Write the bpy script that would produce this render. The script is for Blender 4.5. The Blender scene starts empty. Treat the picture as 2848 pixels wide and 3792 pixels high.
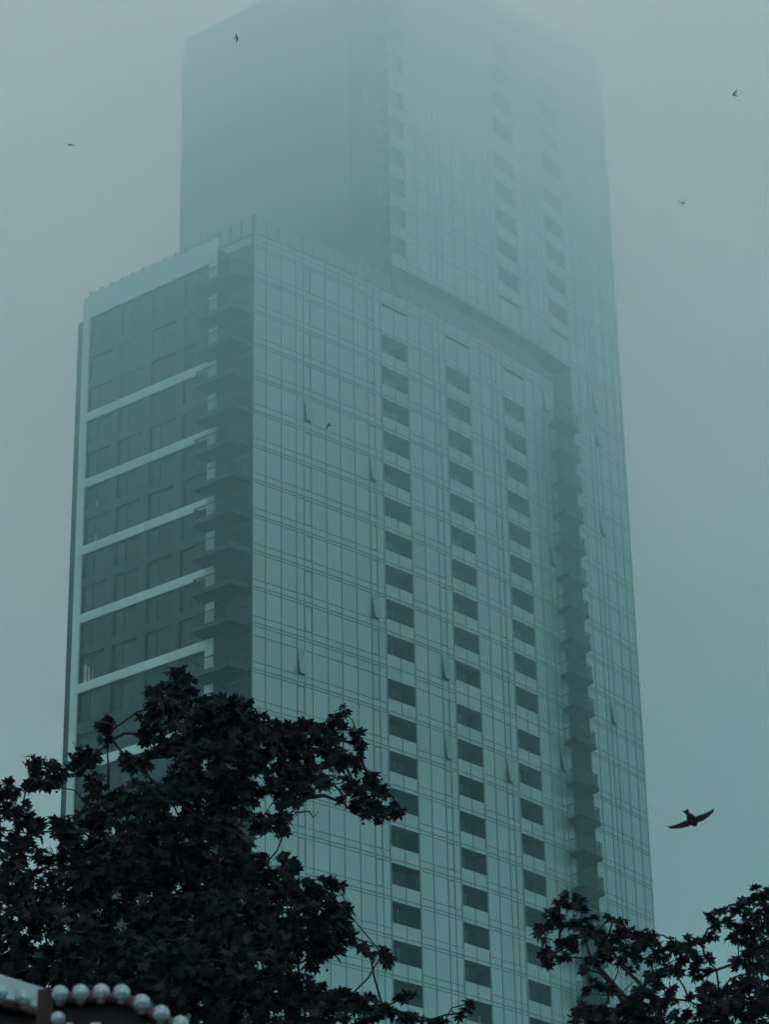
import bpy, bmesh, math, random
import numpy as np
from mathutils import Vector, Matrix

random.seed(7)
rng = np.random.default_rng(11)
scene = bpy.context.scene
COL = scene.collection
R = math.radians

# ------------------------------------------------------------------ camera
EYE = 1.65                                   # eye height above the pavement
FPX, CX, CY = 9907.2, 1424.0, 1896.0         # focal length and centre in photo pixels (2848 x 3792)
PITCH, ROLL = R(25.578), R(-1.112)
_c, _s = math.cos(PITCH), math.sin(PITCH)
FW, UP0, RT0 = Vector((0, _c, _s)), Vector((0, -_s, _c)), Vector((1, 0, 0))
RT = RT0 * math.cos(ROLL) + UP0 * math.sin(ROLL)
UP = UP0 * math.cos(ROLL) - RT0 * math.sin(ROLL)
cam_d = bpy.data.cameras.new('camera')
cam = bpy.data.objects.new('camera', cam_d)
COL.objects.link(cam)
mw = Matrix((RT, UP, -FW)).transposed().to_4x4()
mw.translation = Vector((0, 0, EYE))
cam.matrix_world = mw
cam_d.sensor_fit = 'VERTICAL'
cam_d.sensor_height = 36.0
cam_d.lens = 36.0 * FPX / 3792.0
cam_d.clip_start, cam_d.clip_end = 0.5, 6000.0
cam_d.dof.use_dof = True
cam_d.dof.focus_distance = 60.0
cam_d.dof.aperture_fstop = cam_d.lens / 1000.0 / 0.017
scene.camera = cam

# ------------------------------------------------------------------ sky, sun, exposure
SUN_EL, SUN_AZ = R(52), R(118)               # azimuth from +Y towards +X
w = bpy.data.worlds.new('World')
scene.world = w
w.use_nodes = True
nt = w.node_tree
nt.nodes.clear()
out = nt.nodes.new('ShaderNodeOutputWorld')
bg = nt.nodes.new('ShaderNodeBackground')
sky = nt.nodes.new('ShaderNodeTexSky')
sky.sky_type = 'NISHITA'
sky.sun_disc = False
sky.sun_elevation = SUN_EL
sky.sun_rotation = SUN_AZ
hs = nt.nodes.new('ShaderNodeHueSaturation')
hs.inputs['Saturation'].default_value = 0.12
tint = nt.nodes.new('ShaderNodeMix')
tint.data_type = 'RGBA'
tint.blend_type = 'MULTIPLY'
tint.inputs['Factor'].default_value = 1.0
tc = nt.nodes.new('ShaderNodeTexCoord')
sep = nt.nodes.new('ShaderNodeSeparateXYZ')
ramp = nt.nodes.new('ShaderNodeValToRGB')    # overcast: darkest and greenest at the horizon, brightest overhead
ramp.color_ramp.elements[0].position = 0.0
ramp.color_ramp.elements[0].color = (0.03, 0.07, 0.075, 1)
ramp.color_ramp.elements[1].position = 1.0
ramp.color_ramp.elements[1].color = (1.0, 1.0, 1.0, 1)
e = ramp.color_ramp.elements.new(0.28)
e.color = (0.33, 0.285, 0.295, 1)
e = ramp.color_ramp.elements.new(0.43)
e.color = (0.70, 0.57, 0.585, 1)
e = ramp.color_ramp.elements.new(0.58)
e.color = (1.10, 0.73, 0.745, 1)
nt.links.new(tc.outputs['Generated'], sep.inputs[0])
nt.links.new(sep.outputs['Z'], ramp.inputs['Fac'])
nt.links.new(sky.outputs['Color'], hs.inputs['Color'])
nt.links.new(hs.outputs['Color'], tint.inputs[6])
nt.links.new(ramp.outputs['Color'], tint.inputs[7])
nt.links.new(tint.outputs[2], bg.inputs['Color'])
bg.inputs['Strength'].default_value = 0.10
nt.links.new(bg.outputs[0], out.inputs['Surface'])

sun_d = bpy.data.lights.new('sun', 'SUN')
sun_d.energy = 0.5
sun_d.angle = R(20)
sun_d.color = (1.0, 0.97, 0.93)
sun = bpy.data.objects.new('sun', sun_d)
COL.objects.link(sun)
_d = Vector((math.sin(SUN_AZ) * math.cos(SUN_EL), math.cos(SUN_AZ) * math.cos(SUN_EL), math.sin(SUN_EL)))
sun.rotation_euler = (-_d).to_track_quat('-Z', 'Y').to_euler()

scene.view_settings.view_transform = 'Standard'
scene.view_settings.look = 'None'
scene.view_settings.exposure = 4.27
scene.view_settings.gamma = 1.0
scene.render.engine = 'CYCLES'
scene.cycles.volume_bounces = 5
scene.cycles.max_bounces = 12
scene.cycles.diffuse_bounces = 3
scene.cycles.transparent_max_bounces = 12
scene.cycles.volume_max_steps = 256

# ------------------------------------------------------------------ haze (even) and the low cloud round the tower top
HAZE, CLOUD_K, CLOUD_BASE, FOG0 = 0.00014, 0.00048, 68.0, 0.0007

# ------------------------------------------------------------------ materials
def mat(name, col, rough=0.6, spec=0.4, metal=0.0, tone=0.0, noise=None, alpha=None, bump=None):
    m = bpy.data.materials.new(name)
    m.use_nodes = True
    t = m.node_tree
    b = t.nodes['Principled BSDF']
    b.inputs['Roughness'].default_value = rough
    b.inputs['Specular IOR Level'].default_value = spec
    b.inputs['Metallic'].default_value = metal
    src = None
    if noise:
        sc, lo, hi = noise
        co = t.nodes.new('ShaderNodeTexCoord')
        nz = t.nodes.new('ShaderNodeTexNoise')
        nz.inputs['Scale'].default_value = sc
        nz.inputs['Detail'].default_value = 5
        mr = t.nodes.new('ShaderNodeMapRange')
        mr.inputs['From Min'].default_value = 0.3
        mr.inputs['From Max'].default_value = 0.7
        mr.inputs['To Min'].default_value = lo
        mr.inputs['To Max'].default_value = hi
        t.links.new(co.outputs['Object'], nz.inputs['Vector'])
        t.links.new(nz.outputs['Fac'], mr.inputs['Value'])
        src = mr.outputs['Result']
        if bump:
            bp = t.nodes.new('ShaderNodeBump')
            bp.inputs['Strength'].default_value = bump
            t.links.new(nz.outputs['Fac'], bp.inputs['Height'])
            t.links.new(bp.outputs['Normal'], b.inputs['Normal'])
    if tone:
        at = t.nodes.new('ShaderNodeAttribute')
        at.attribute_name = 'tone'
        mr = t.nodes.new('ShaderNodeMapRange')
        mr.inputs['To Min'].default_value = 1 - tone
        mr.inputs['To Max'].default_value = 1 + tone
        t.links.new(at.outputs['Fac'], mr.inputs['Value'])
        if src is None:
            src = mr.outputs['Result']
        else:
            mu = t.nodes.new('ShaderNodeMath')
            mu.operation = 'MULTIPLY'
            t.links.new(src, mu.inputs[0])
            t.links.new(mr.outputs['Result'], mu.inputs[1])
            src = mu.outputs[0]
    if src is not None:
        vm = t.nodes.new('ShaderNodeVectorMath')
        vm.operation = 'SCALE'
        vm.inputs[0].default_value = col
        t.links.new(src, vm.inputs['Scale'])
        t.links.new(vm.outputs[0], b.inputs['Base Color'])
    else:
        b.inputs['Base Color'].default_value = (*col, 1)
    if alpha is not None:
        b.inputs['Alpha'].default_value = alpha
    return m

M_PANEL = mat('curtain_wall_glass', (0.34, 0.475, 0.48), 0.36, 0.5, metal=0.75, tone=0.05, noise=(0.05, 0.94, 1.06))
M_JOINT = mat('mullion_metal', (0.155, 0.255, 0.265), 0.5, 0.3)
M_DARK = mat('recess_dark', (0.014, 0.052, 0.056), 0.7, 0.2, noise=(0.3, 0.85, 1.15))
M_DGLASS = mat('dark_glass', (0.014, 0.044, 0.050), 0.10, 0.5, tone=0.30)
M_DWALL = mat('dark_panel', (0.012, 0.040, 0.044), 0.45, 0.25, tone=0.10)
M_WHITE = mat('pale_cladding', (0.58, 0.76, 0.74), 0.5, 0.3, tone=0.05, noise=(0.25, 0.93, 1.05))
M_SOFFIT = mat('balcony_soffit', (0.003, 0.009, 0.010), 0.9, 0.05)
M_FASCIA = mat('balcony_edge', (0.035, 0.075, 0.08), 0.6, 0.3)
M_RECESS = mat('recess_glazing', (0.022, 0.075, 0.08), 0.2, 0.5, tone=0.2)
M_RAIL = mat('rail_metal', (0.022, 0.045, 0.05), 0.5, 0.4)
M_BGLASS = mat('balustrade_glass', (0.45, 0.60, 0.60), 0.15, 0.5, alpha=0.24)
M_ROOF = mat('roof_membrane', (0.22, 0.23, 0.23), 0.9, 0.2)
M_SASH_DARKENED = mat('darkened_sash_glass', (0.17, 0.30, 0.31), 0.3, 0.5, metal=0.3)  # facade glass coloured darker for open sashes, offsetting sky light on their tilt
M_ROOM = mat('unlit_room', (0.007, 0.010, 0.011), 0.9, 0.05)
M_CURTAIN = mat('curtain_cloth', (0.5, 0.52, 0.5), 0.9, 0.1)
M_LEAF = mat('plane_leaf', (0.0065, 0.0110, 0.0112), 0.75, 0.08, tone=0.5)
M_BARK = mat('plane_bark', (0.014, 0.016, 0.015), 0.9, 0.1, noise=(6, 0.6, 1.4), bump=0.4)
M_SEED = mat('seed_ball', (0.025, 0.027, 0.022), 0.95, 0.1, noise=(90, 0.6, 1.3), bump=0.8)
M_BIRD = mat('feathers', (0.004, 0.005, 0.006), 0.8, 0.08, noise=(25, 0.7, 1.4))
M_GROUND = mat('paving', (0.05, 0.052, 0.052), 0.9, 0.2, noise=(0.4, 0.8, 1.2))
M_BULB = mat('frosted_bulb', (0.080, 0.165, 0.172), 0.2, 0.6, noise=(42, 0.55, 1.5), bump=0.08)
M_RIM = mat('brown_rim', (0.020, 0.012, 0.011), 0.6, 0.4, noise=(14, 0.7, 1.3))
M_POST = mat('dark_post', (0.009, 0.007, 0.007), 0.7, 0.15, noise=(10, 0.7, 1.3))
M_RPOST = mat('balustrade_post', (0.05, 0.09, 0.095), 0.5, 0.3)
M_BLACK = mat('black_board', (0.004, 0.005, 0.006), 0.7, 0.1, noise=(8, 0.7, 1.3))
M_CANVAS = mat('teal_canvas', (0.105, 0.185, 0.19), 0.85, 0.15, noise=(3.5, 0.86, 1.1), bump=0.15)
M_TEAL = mat('teal_paint', (0.16, 0.25, 0.25), 0.5, 0.4)

# ------------------------------------------------------------------ helpers
class MB:
    """Collects faces; build() links them as ONE mesh object."""
    def __init__(self):
        self.v, self.f, self.m, self.t = [], [], [], []

    def quad(self, pts, mi=0, tone=0.5):
        n = len(self.v)
        self.v += [tuple(p) for p in pts]
        self.f.append(tuple(range(n, n + len(pts))))
        self.m.append(mi)
        self.t.append(tone)

    def hexa(self, a, b, mi=0, tone=0.5):
        """Closed solid between two matching rings a and b."""
        n = len(a)
        k = len(self.v)
        self.v += [tuple(p) for p in a] + [tuple(p) for p in b]
        fs = [tuple(k + i for i in reversed(range(n))), tuple(k + n + i for i in range(n))]
        fs += [(k + i, k + (i + 1) % n, k + n + (i + 1) % n, k + n + i) for i in range(n)]
        for f in fs:
            self.f.append(f)
            self.m.append(mi)
            self.t.append(tone)

    def box(self, o, ax, ay, az, mi=0, tone=0.5):
        o, ax, ay, az = Vector(o), Vector(ax), Vector(ay), Vector(az)
        a = [o, o + ax, o + ax + ay, o + ay]
        self.hexa(a, [p + az for p in a], mi, tone)

    def tube(self, pts, rad, sides=6, mi=0, tone=0.5):
        pts = [Vector(p) for p in pts]
        k0 = len(self.v)
        ring = []
        for i, p in enumerate(pts):
            d = (pts[min(i + 1, len(pts) - 1)] - pts[max(i - 1, 0)]).normalized()
            u = d.orthogonal().normalized() if i == 0 else (u - d * u.dot(d)).normalized()
            q = d.cross(u)
            r = rad[i] if hasattr(rad, '__len__') else rad
            for j in range(sides):
                a = 2 * math.pi * j / sides
                self.v.append(tuple(p + (u * math.cos(a) + q * math.sin(a)) * r))
        for i in range(len(pts) - 1):
            for j in range(sides):
                a, b = k0 + i * sides + j, k0 + i * sides + (j + 1) % sides
                self.f.append((a, b, b + sides, a + sides))
                self.m.append(mi)
                self.t.append(tone)
        for base, rev in ((k0, True), (k0 + (len(pts) - 1) * sides, False)):
            r = list(range(base, base + sides))
            self.f.append(tuple(reversed(r)) if rev else tuple(r))
            self.m.append(mi)
            self.t.append(tone)

    def ball(self, c, r, seg=10, rings=7, mi=0):
        c = Vector(c)
        k = len(self.v)
        self.v.append(tuple(c + Vector((0, 0, r))))
        for i in range(1, rings):
            th = math.pi * i / rings
            for j in range(seg):
                ph = 2 * math.pi * j / seg
                self.v.append(tuple(c + Vector((math.sin(th) * math.cos(ph), math.sin(th) * math.sin(ph), math.cos(th))) * r))
        self.v.append(tuple(c - Vector((0, 0, r))))
        last = len(self.v) - 1
        for j in range(seg):
            j2 = (j + 1) % seg
            fs = [(k, k + 1 + j, k + 1 + j2)]
            for i in range(rings - 2):
                a, b = k + 1 + i * seg, k + 1 + (i + 1) * seg
                fs.append((a + j, b + j, b + j2, a + j2))
            fs.append((k + 1 + (rings - 2) * seg + j, last, k + 1 + (rings - 2) * seg + j2))
            for f in fs:
                self.f.append(f)
                self.m.append(mi)
                self.t.append(0.5)

    def build(self, name, mats, parent=None, smooth=False):
        me = bpy.data.meshes.new(name)
        me.from_pydata(self.v, [], self.f)
        if not isinstance(mats, (list, tuple)):
            mats = [mats]
        for m in mats:
            me.materials.append(m)
        me.polygons.foreach_set('material_index', self.m)
        at = me.attributes.new('tone', 'FLOAT', 'FACE')
        at.data.foreach_set('value', self.t)
        if smooth:
            me.polygons.foreach_set('use_smooth', [True] * len(self.f))
        me.update()
        return link(name, me, parent)


def link(name, me, parent=None):
    o = bpy.data.objects.new(name, me)
    COL.objects.link(o)
    if parent is not None:
        o.parent = parent
    return o


def tag(o, label=None, cat=None, group=None, kind=None):
    if label:
        o['label'] = label
    if cat:
        o['category'] = cat
    if group:
        o['group'] = group
    if kind:
        o['kind'] = kind
    return o


def empty(name, loc=(0, 0, 0)):
    o = bpy.data.objects.new(name, None)
    COL.objects.link(o)
    o.location = loc
    return o


def at(px, py, depth):
    """World point seen at photo pixel (px, py), depth metres in front of the camera along the view axis on the ground."""
    d = FW + RT * ((px - CX) / FPX) - UP * ((py - CY) / FPX)
    return Vector((0, 0, EYE)) + d * (depth / d.y)


# ------------------------------------------------------------------ ground
g = MB()
g.quad([(-1500, -400, 0), (1500, -400, 0), (1500, 2500, 0), (-1500, 2500, 0)])
tag(g.build('ground', M_GROUND), kind='structure')

# ------------------------------------------------------------------ the high-rise
KX, KY = -10.4785, 190.6066                  # street corner of the lower block
TH0, TH1 = R(39.87), R(0.33796)              # heading of the bowed front and how fast it turns per metre
LD = Vector((-math.cos(R(38.47)), math.sin(R(38.47)), 0))      # along the left side, away from the corner
LN = Vector((-math.sin(R(38.47)), -math.cos(R(38.47)), 0))     # out of the left side
K0 = Vector((KX, KY, 0))
_N = 2000
_ss = np.linspace(0, 55, _N + 1)
_th = TH0 + TH1 * (_ss[:-1] + 55 / _N / 2)
_px = KX + np.concatenate([[0], np.cumsum(np.cos(_th) * 55 / _N)])
_py = KY + np.concatenate([[0], np.cumsum(np.sin(_th) * 55 / _N)])


def F(s, z, out=0.0):
    """Point on the bowed front: s metres from the corner, height z above the eye, out metres proud of it."""
    th = TH0 + TH1 * s
    return Vector((float(np.interp(s, _ss, _px)) + math.sin(th) * out, float(np.interp(s, _ss, _py)) - math.cos(th) * out, z + EYE))


def L(u, z, out=0.0, o=None):
    """Point on the left side: u metres from the corner."""
    p = (K0 if o is None else o) + LD * u + LN * out
    return Vector((p.x, p.y, z + EYE))


Z0, HF, EX = 109.941, 3.1, 0.759


def row(k):
    return Z0 - HF * k - (EX if k >= 10 else 0.0)


ROWS = {k: row(k) for k in range(-2, 36)}
GROUNDZ = -EYE
WALLTOP = 117.32
TROWS = [120.5, 123.6, 126.7, 129.8, 132.9, 136.0, 139.86, 142.96, 146.06, 149.16, 152.26, 155.36, 158.46]
TB = 120.2


def crown(s):
    return 155.6 + max(0.0, s - 27.0) * 0.215


bld = empty('high_rise_building', (KX, KY, 0))
tag(bld, 'tall glass tower with a lower wing in front, its top lost in fog', 'building')
bld_inv = Matrix.Translation((-KX, -KY, 0))


def part(mb, name, mats, parent=None, smooth=False):
    """A part of the building; vertices are given in world space, stored relative to the building's base."""
    mb.v = [(x - KX, y - KY, z) for x, y, z in mb.v]
    return mb.build(name, mats, parent or bld, smooth)


# --- bowed glass front: panels in one mesh, metal grid in another
BLOCK_S = [0, 1.36, 2.93, 4.49, 5.27, 6.07, 7.68, 9.24, 10.87, 12.47, 13.25, 14.09, 15.72, 17.36, 18.93, 20.6, 21.4, 22.21, 23.83,
           25.45, 26.94, 28.5, 29.3, 30.14, 31.75, 33.37, 34.84, 36.3, 37.1, 38.05]
COLS = [(14.09, 17.36), (22.21, 25.45), (30.14, 33.37)]
WING_S = [41.3, 42.72, 44.3, 45.1, 45.95, 47.7, 49.3, 50.75]
TOWER_S = [15.6, 16.6, 17.5, 18.93, 20.6, 21.4, 22.21, 23.83, 25.45, 26.94, 28.5, 29.3, 30.14, 31.75, 33.37, 34.84, 36.4, 37.2, 38.05,
           39.7, 41.3, 42.72, 44.3, 45.1, 45.95, 47.7, 49.3, 50.75]
TCOLS = [(15.6, 17.5), (30.14, 33.37), (38.05, 41.3)]
LAST = 20                                    # lowest storey whose openings the photo can show

# open casements: (s0, s1, z_bottom, z_top)
OPEN = []


def op(s0, s1, k):
    OPEN.append((s0, s1, row(k) + 0.565, (row(k - 1) - 0.28) if k != 10 else row(9) - 1.08))


op(5.27, 6.07, 3); op(12.47, 13.25, 4); op(12.47, 13.25, 8); op(4.49, 5.27, 10); op(20.6, 21.4, 9); op(20.6, 21.4, 11)
op(28.5, 29.3, 11); op(36.3, 37.1, 4); op(36.3, 37.1, -1); op(36.3, 37.1, 10)
op(45.1, 45.95, -1); op(45.1, 45.95, 2); op(45.1, 45.95, 8)
op(45.1, 45.95, -2)
OPEN[-1] = (45.1, 45.95, 116.14 + 0.9, 119.3)

LOGGIAS = []                                 # (s0, s1, z0, z1)
for s0, s1 in COLS:
    LOGGIAS.append((s0, s1, row(-2) - 0.62, row(-2) - 0.31))
    for k in range(-1, LAST):
        top = row(k) - 0.31 if k != 9 else row(9) - 1.08
        LOGGIAS.append((s0, s1, row(k + 1) + 1.05, top))
TLOG = []
for s0, s1 in TCOLS:
    if s0 > 20:
        TLOG.append((s0, s1, TROWS[1] - 0.62, TROWS[1] - 0.31))
    for i in range(len(TROWS) - 2):
        if i == 0 and s0 > 20:
            continue
        top = TROWS[i + 1] - (0.31 if i != 5 else 1.08)
        if top > 154:
            break
        TLOG.append((s0, s1, TROWS[i] + 1.05, top))


def front_zs(rows, zlo, zhi, extra):
    zs = {zlo, zhi}
    for z in rows:
        for d in (0.565, 0.0, -0.28, 1.05, -0.31, -0.62):
            zs.add(z + d)
    for z in extra:
        zs.add(z)
    zs = sorted(z for z in zs if zlo <= z <= zhi)
    res = [zs[0]]
    for z in zs[1:]:
        if z - res[-1] > 0.005:
            res.append(z)
    return res


def front(mb, ss, zs, holes, top=None, tone_lines=()):
    """Panels between the s and z lines, leaving the holes; tones are per pane so that a pane is one tone."""
    tones = {}
    big = sorted(tone_lines)
    for i in range(len(ss) - 1):
        s0, s1 = ss[i], ss[i + 1]
        sm = (s0 + s1) / 2
        for j in range(len(zs) - 1):
            z0, z1 = zs[j], zs[j + 1]
            zm = (z0 + z1) / 2
            if any(a - 1e-4 < sm < b + 1e-4 and c - 1e-4 < zm < d + 1e-4 for a, b, c, d in holes):
                continue
            kk = (i, int(np.searchsorted(big, zm)))
            if kk not in tones:
                tones[kk] = random.random()
            mb.quad([F(s0, z0), F(s1, z0), F(s1, z1), F(s0, z1)], 0, tones[kk])


def vbar(mb, s, z0, z1, wd=0.085, pr=0.05):
    a = [F(s - wd / 2, z0, 0.0), F(s + wd / 2, z0, 0.0), F(s + wd / 2, z0, pr), F(s - wd / 2, z0, pr)]
    mb.hexa(a, [p + Vector((0, 0, z1 - z0)) for p in a])


def hbar(mb, ss, z, ht=0.08, pr=0.042, skip=()):
    for i in range(len(ss) - 1):
        sm = (ss[i] + ss[i + 1]) / 2
        if any(a < sm < b for a, b in skip):
            continue
        a = [F(ss[i], z - ht / 2, 0.0), F(ss[i + 1], z - ht / 2, 0.0), F(ss[i + 1], z - ht / 2, pr), F(ss[i], z - ht / 2, pr)]
        mb.hexa(a, [p + Vector((0, 0, ht)) for p in a])


def in_holes(s, z, holes):
    return any(a + 0.01 < s < b - 0.01 and c < z < d for a, b, c, d in holes)


def grid(mb, ss, rows, zlo, zhi, holes, cols, heavy=()):
    colset = [x for c in cols for x in c]
    mids = [(c[0] + c[1]) / 2 for c in cols]
    for s in ss:
        near = min([abs(s - m) for m in mids] + [9])
        if near < 0.75 and all(abs(s - x) > 0.05 for x in colset):       # a mullion inside a column of openings: only on its parapets
            z = zlo
            for a, b, c, d in sorted([h for h in holes if h[0] < s < h[1]], key=lambda h: h[2]) + [(0, 0, zhi, zhi)]:
                if c - z > 0.05:
                    vbar(mb, s, z, c, 0.06)
                z = d
            continue
        wd = 0.13 if any(abs(s - x) < 0.05 for x in colset) else 0.06
        vbar(mb, s, zlo, zhi, wd, 0.05)
    for z, skipcols in [(z, False) for z in rows] :
        if zlo < z < zhi:
            hbar(mb, ss, z, 0.085)
        if zlo < z + 0.565 < zhi:
            hbar(mb, ss, z + 0.565, 0.05, skip=cols)
        if zlo < z - 0.28 < zhi:
            hbar(mb, ss, z - 0.28, 0.055, skip=cols)


rows_b = [ROWS[k] for k in sorted(ROWS)]
wall = MB()
holesB = LOGGIAS + [o for o in OPEN if o[0] < 38]
zsB = front_zs(rows_b, GROUNDZ, WALLTOP, [row(9) - 1.08] + [z for o in OPEN if o[0] < 38 for z in o[2:]])
lines = sorted([z + d for z in rows_b for d in (0.565, 0, -0.28)])
front(wall, BLOCK_S, zsB, holesB, tone_lines=lines)
holesW = [o for o in OPEN if o[0] > 38]
wrows = rows_b
zsW = front_zs(wrows, GROUNDZ, TB, [z for o in holesW for z in o[2:]])
front(wall, WING_S, zsW, holesW, tone_lines=lines)
part(wall, 'glass_front', [M_PANEL])

tw = MB()
trows = TROWS
zsT = front_zs(trows, TB, 154.9, [TROWS[6] - 1.08])
front(tw, TOWER_S, zsT, TLOG, tone_lines=sorted([z + d for z in trows for d in (0.565, 0, -0.28)]))
for i in range(len(TOWER_S) - 1):            # raked crown
    s0, s1 = TOWER_S[i], TOWER_S[i + 1]
    tw.quad([F(s0, 154.9), F(s1, 154.9), F(s1, crown(s1)), F(s0, crown(s0))], 0, random.random())
part(tw, 'tower_glass_front', [M_PANEL])

gr = MB()
grid(gr, BLOCK_S, rows_b, 55.0, WALLTOP, holesB, COLS)
hbar(gr, BLOCK_S[:12], row(9) - 1.08, 0.07)
hbar(gr, [17.36] + [s for s in BLOCK_S if 17.4 < s < 22.3], row(9) - 1.08, 0.07)
hbar(gr, [s for s in BLOCK_S if 25.4 < s < 30.2], row(9) - 1.08, 0.07)
grid(gr, WING_S, rows_b, 55.0, TB, holesW, [])
grid(gr, TOWER_S, TROWS, TB, 154.9, TLOG, TCOLS)
for s in BLOCK_S:                            # below the tree line only the plain uprights
    vbar(gr, s, GROUNDZ, 55.0, 0.085)
for s in (0.03,):
    vbar(gr, s, GROUNDZ, WALLTOP, 0.12, 0.07)
# wall coping
hbar(gr, BLOCK_S, WALLTOP - 0.05, 0.1, 0.08)
part(gr, 'mullion_grid', M_JOINT)

# narrow opening lights carry a heavier frame; the closed ones
for s0, s1 in ((5.27, 6.07), (12.47, 13.25), (20.6, 21.4), (28.5, 29.3), (36.3, 37.1)):
    for k in range(-1, 16):
        a, b = (s0, s1)
        if s0 < 6 and k >= 10:
            a, b = 4.49, 5.27
        zt = row(k - 1) - 0.28 if k != 10 else row(9) - 1.08
        zb = row(k) + 0.565
        if any(abs(o[0] - a) < 0.01 and abs(o[2] - zb) < 0.02 for o in OPEN):
            continue
        fr = MB()
        ou = [(a + 0.05, zb + 0.05), (b - 0.05, zb + 0.05), (b - 0.05, zt - 0.05), (a + 0.05, zt - 0.05)]
        inn = [(a + 0.11, zb + 0.11), (b - 0.11, zb + 0.11), (b - 0.11, zt - 0.14), (a + 0.11, zt - 0.14)]
        for i in range(4):
            j = (i + 1) % 4
            q = [ou[i], ou[j], inn[j], inn[i]]
            fr.hexa([F(x, z, 0.003) for x, z in q], [F(x, z, 0.03) for x, z in q])
        part(fr, 'casement_window', M_JOINT)


def recess(s0, s1, z0, z1, depth, open_end=False):
    mb = MB()
    n = 2
    ss = [s0 + (s1 - s0) * i / n for i in range(n + 1)]
    for i in range(n):
        a, b = ss[i], ss[i + 1]
        mb.quad([F(a, z0, -depth), F(b, z0, -depth), F(b, z1, -depth), F(a, z1, -depth)], 0)
        mb.quad([F(a, z1, 0), F(b, z1, 0), F(b, z1, -depth), F(a, z1, -depth)], 0)
        mb.quad([F(a, z0, 0), F(b, z0, 0), F(b, z0, -depth), F(a, z0, -depth)], 0)
    if not open_end:
        mb.quad([F(s0, z0, 0), F(s0, z1, 0), F(s0, z1, -depth), F(s0, z0, -depth)], 0)
    mb.quad([F(s1, z0, 0), F(s1, z1, 0), F(s1, z1, -depth), F(s1, z0, -depth)], 0)
    return mb


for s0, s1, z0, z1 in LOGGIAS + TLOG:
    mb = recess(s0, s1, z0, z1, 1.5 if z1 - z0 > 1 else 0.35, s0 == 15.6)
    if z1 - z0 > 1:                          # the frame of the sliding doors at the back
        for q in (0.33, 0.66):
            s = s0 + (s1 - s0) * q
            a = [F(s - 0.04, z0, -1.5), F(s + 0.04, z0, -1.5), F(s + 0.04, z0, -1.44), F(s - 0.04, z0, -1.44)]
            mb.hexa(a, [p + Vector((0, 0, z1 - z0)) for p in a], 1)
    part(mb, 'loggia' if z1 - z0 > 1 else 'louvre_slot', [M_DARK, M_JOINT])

for s0, s1, z0, z1 in OPEN:
    cw = part(recess(s0, s1, z0, z1, 0.9), 'casement_window', [M_ROOM])
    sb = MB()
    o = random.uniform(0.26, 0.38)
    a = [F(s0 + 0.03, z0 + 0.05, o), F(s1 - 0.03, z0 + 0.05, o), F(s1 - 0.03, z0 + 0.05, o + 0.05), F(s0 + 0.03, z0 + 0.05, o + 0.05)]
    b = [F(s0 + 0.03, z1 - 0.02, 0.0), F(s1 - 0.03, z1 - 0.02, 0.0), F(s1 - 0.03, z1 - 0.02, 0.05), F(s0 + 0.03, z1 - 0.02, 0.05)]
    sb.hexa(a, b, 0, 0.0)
    sa = part(sb, 'sash', [M_SASH_DARKENED], cw)

# --- left side of the lower block
U_STRIP0, U_STRIP1, U_P0, U_P1, U_END = 3.97, 4.81, 18.84, 19.64, 20.23
CAPB, CAPT = 116.05, 118.26
BANDS = [(105.9, 106.7)] + [(99.57 - 6.2 * i, 100.36 - 6.2 * i) for i in range(4)] + [(74.1 - 6.2 * i, 74.9 - 6.2 * i) for i in range(3)]
WU = [(5.0, 7.72), (8.62, 11.43), (12.40, 15.14), (15.99, 18.80)]
WZ = [(113.0, 116.05), (109.9, 112.1), (106.7, 109.03)]
for (b0, t0), (b1, t1) in zip(BANDS[:-1], BANDS[1:]):
    WZ += [(b0 - 2.09 - (0.0 if b0 - t1 < 5.9 else 0.5), b0), (t1, t1 + 2.46)]
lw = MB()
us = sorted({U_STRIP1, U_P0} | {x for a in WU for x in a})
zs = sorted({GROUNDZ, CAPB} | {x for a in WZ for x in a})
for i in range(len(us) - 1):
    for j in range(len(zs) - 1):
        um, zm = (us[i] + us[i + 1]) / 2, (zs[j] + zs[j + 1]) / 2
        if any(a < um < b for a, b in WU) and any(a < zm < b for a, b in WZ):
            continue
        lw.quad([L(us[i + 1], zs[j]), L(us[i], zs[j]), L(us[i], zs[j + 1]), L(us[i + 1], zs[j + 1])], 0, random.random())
part(lw, 'side_wall', M_DWALL)

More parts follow.
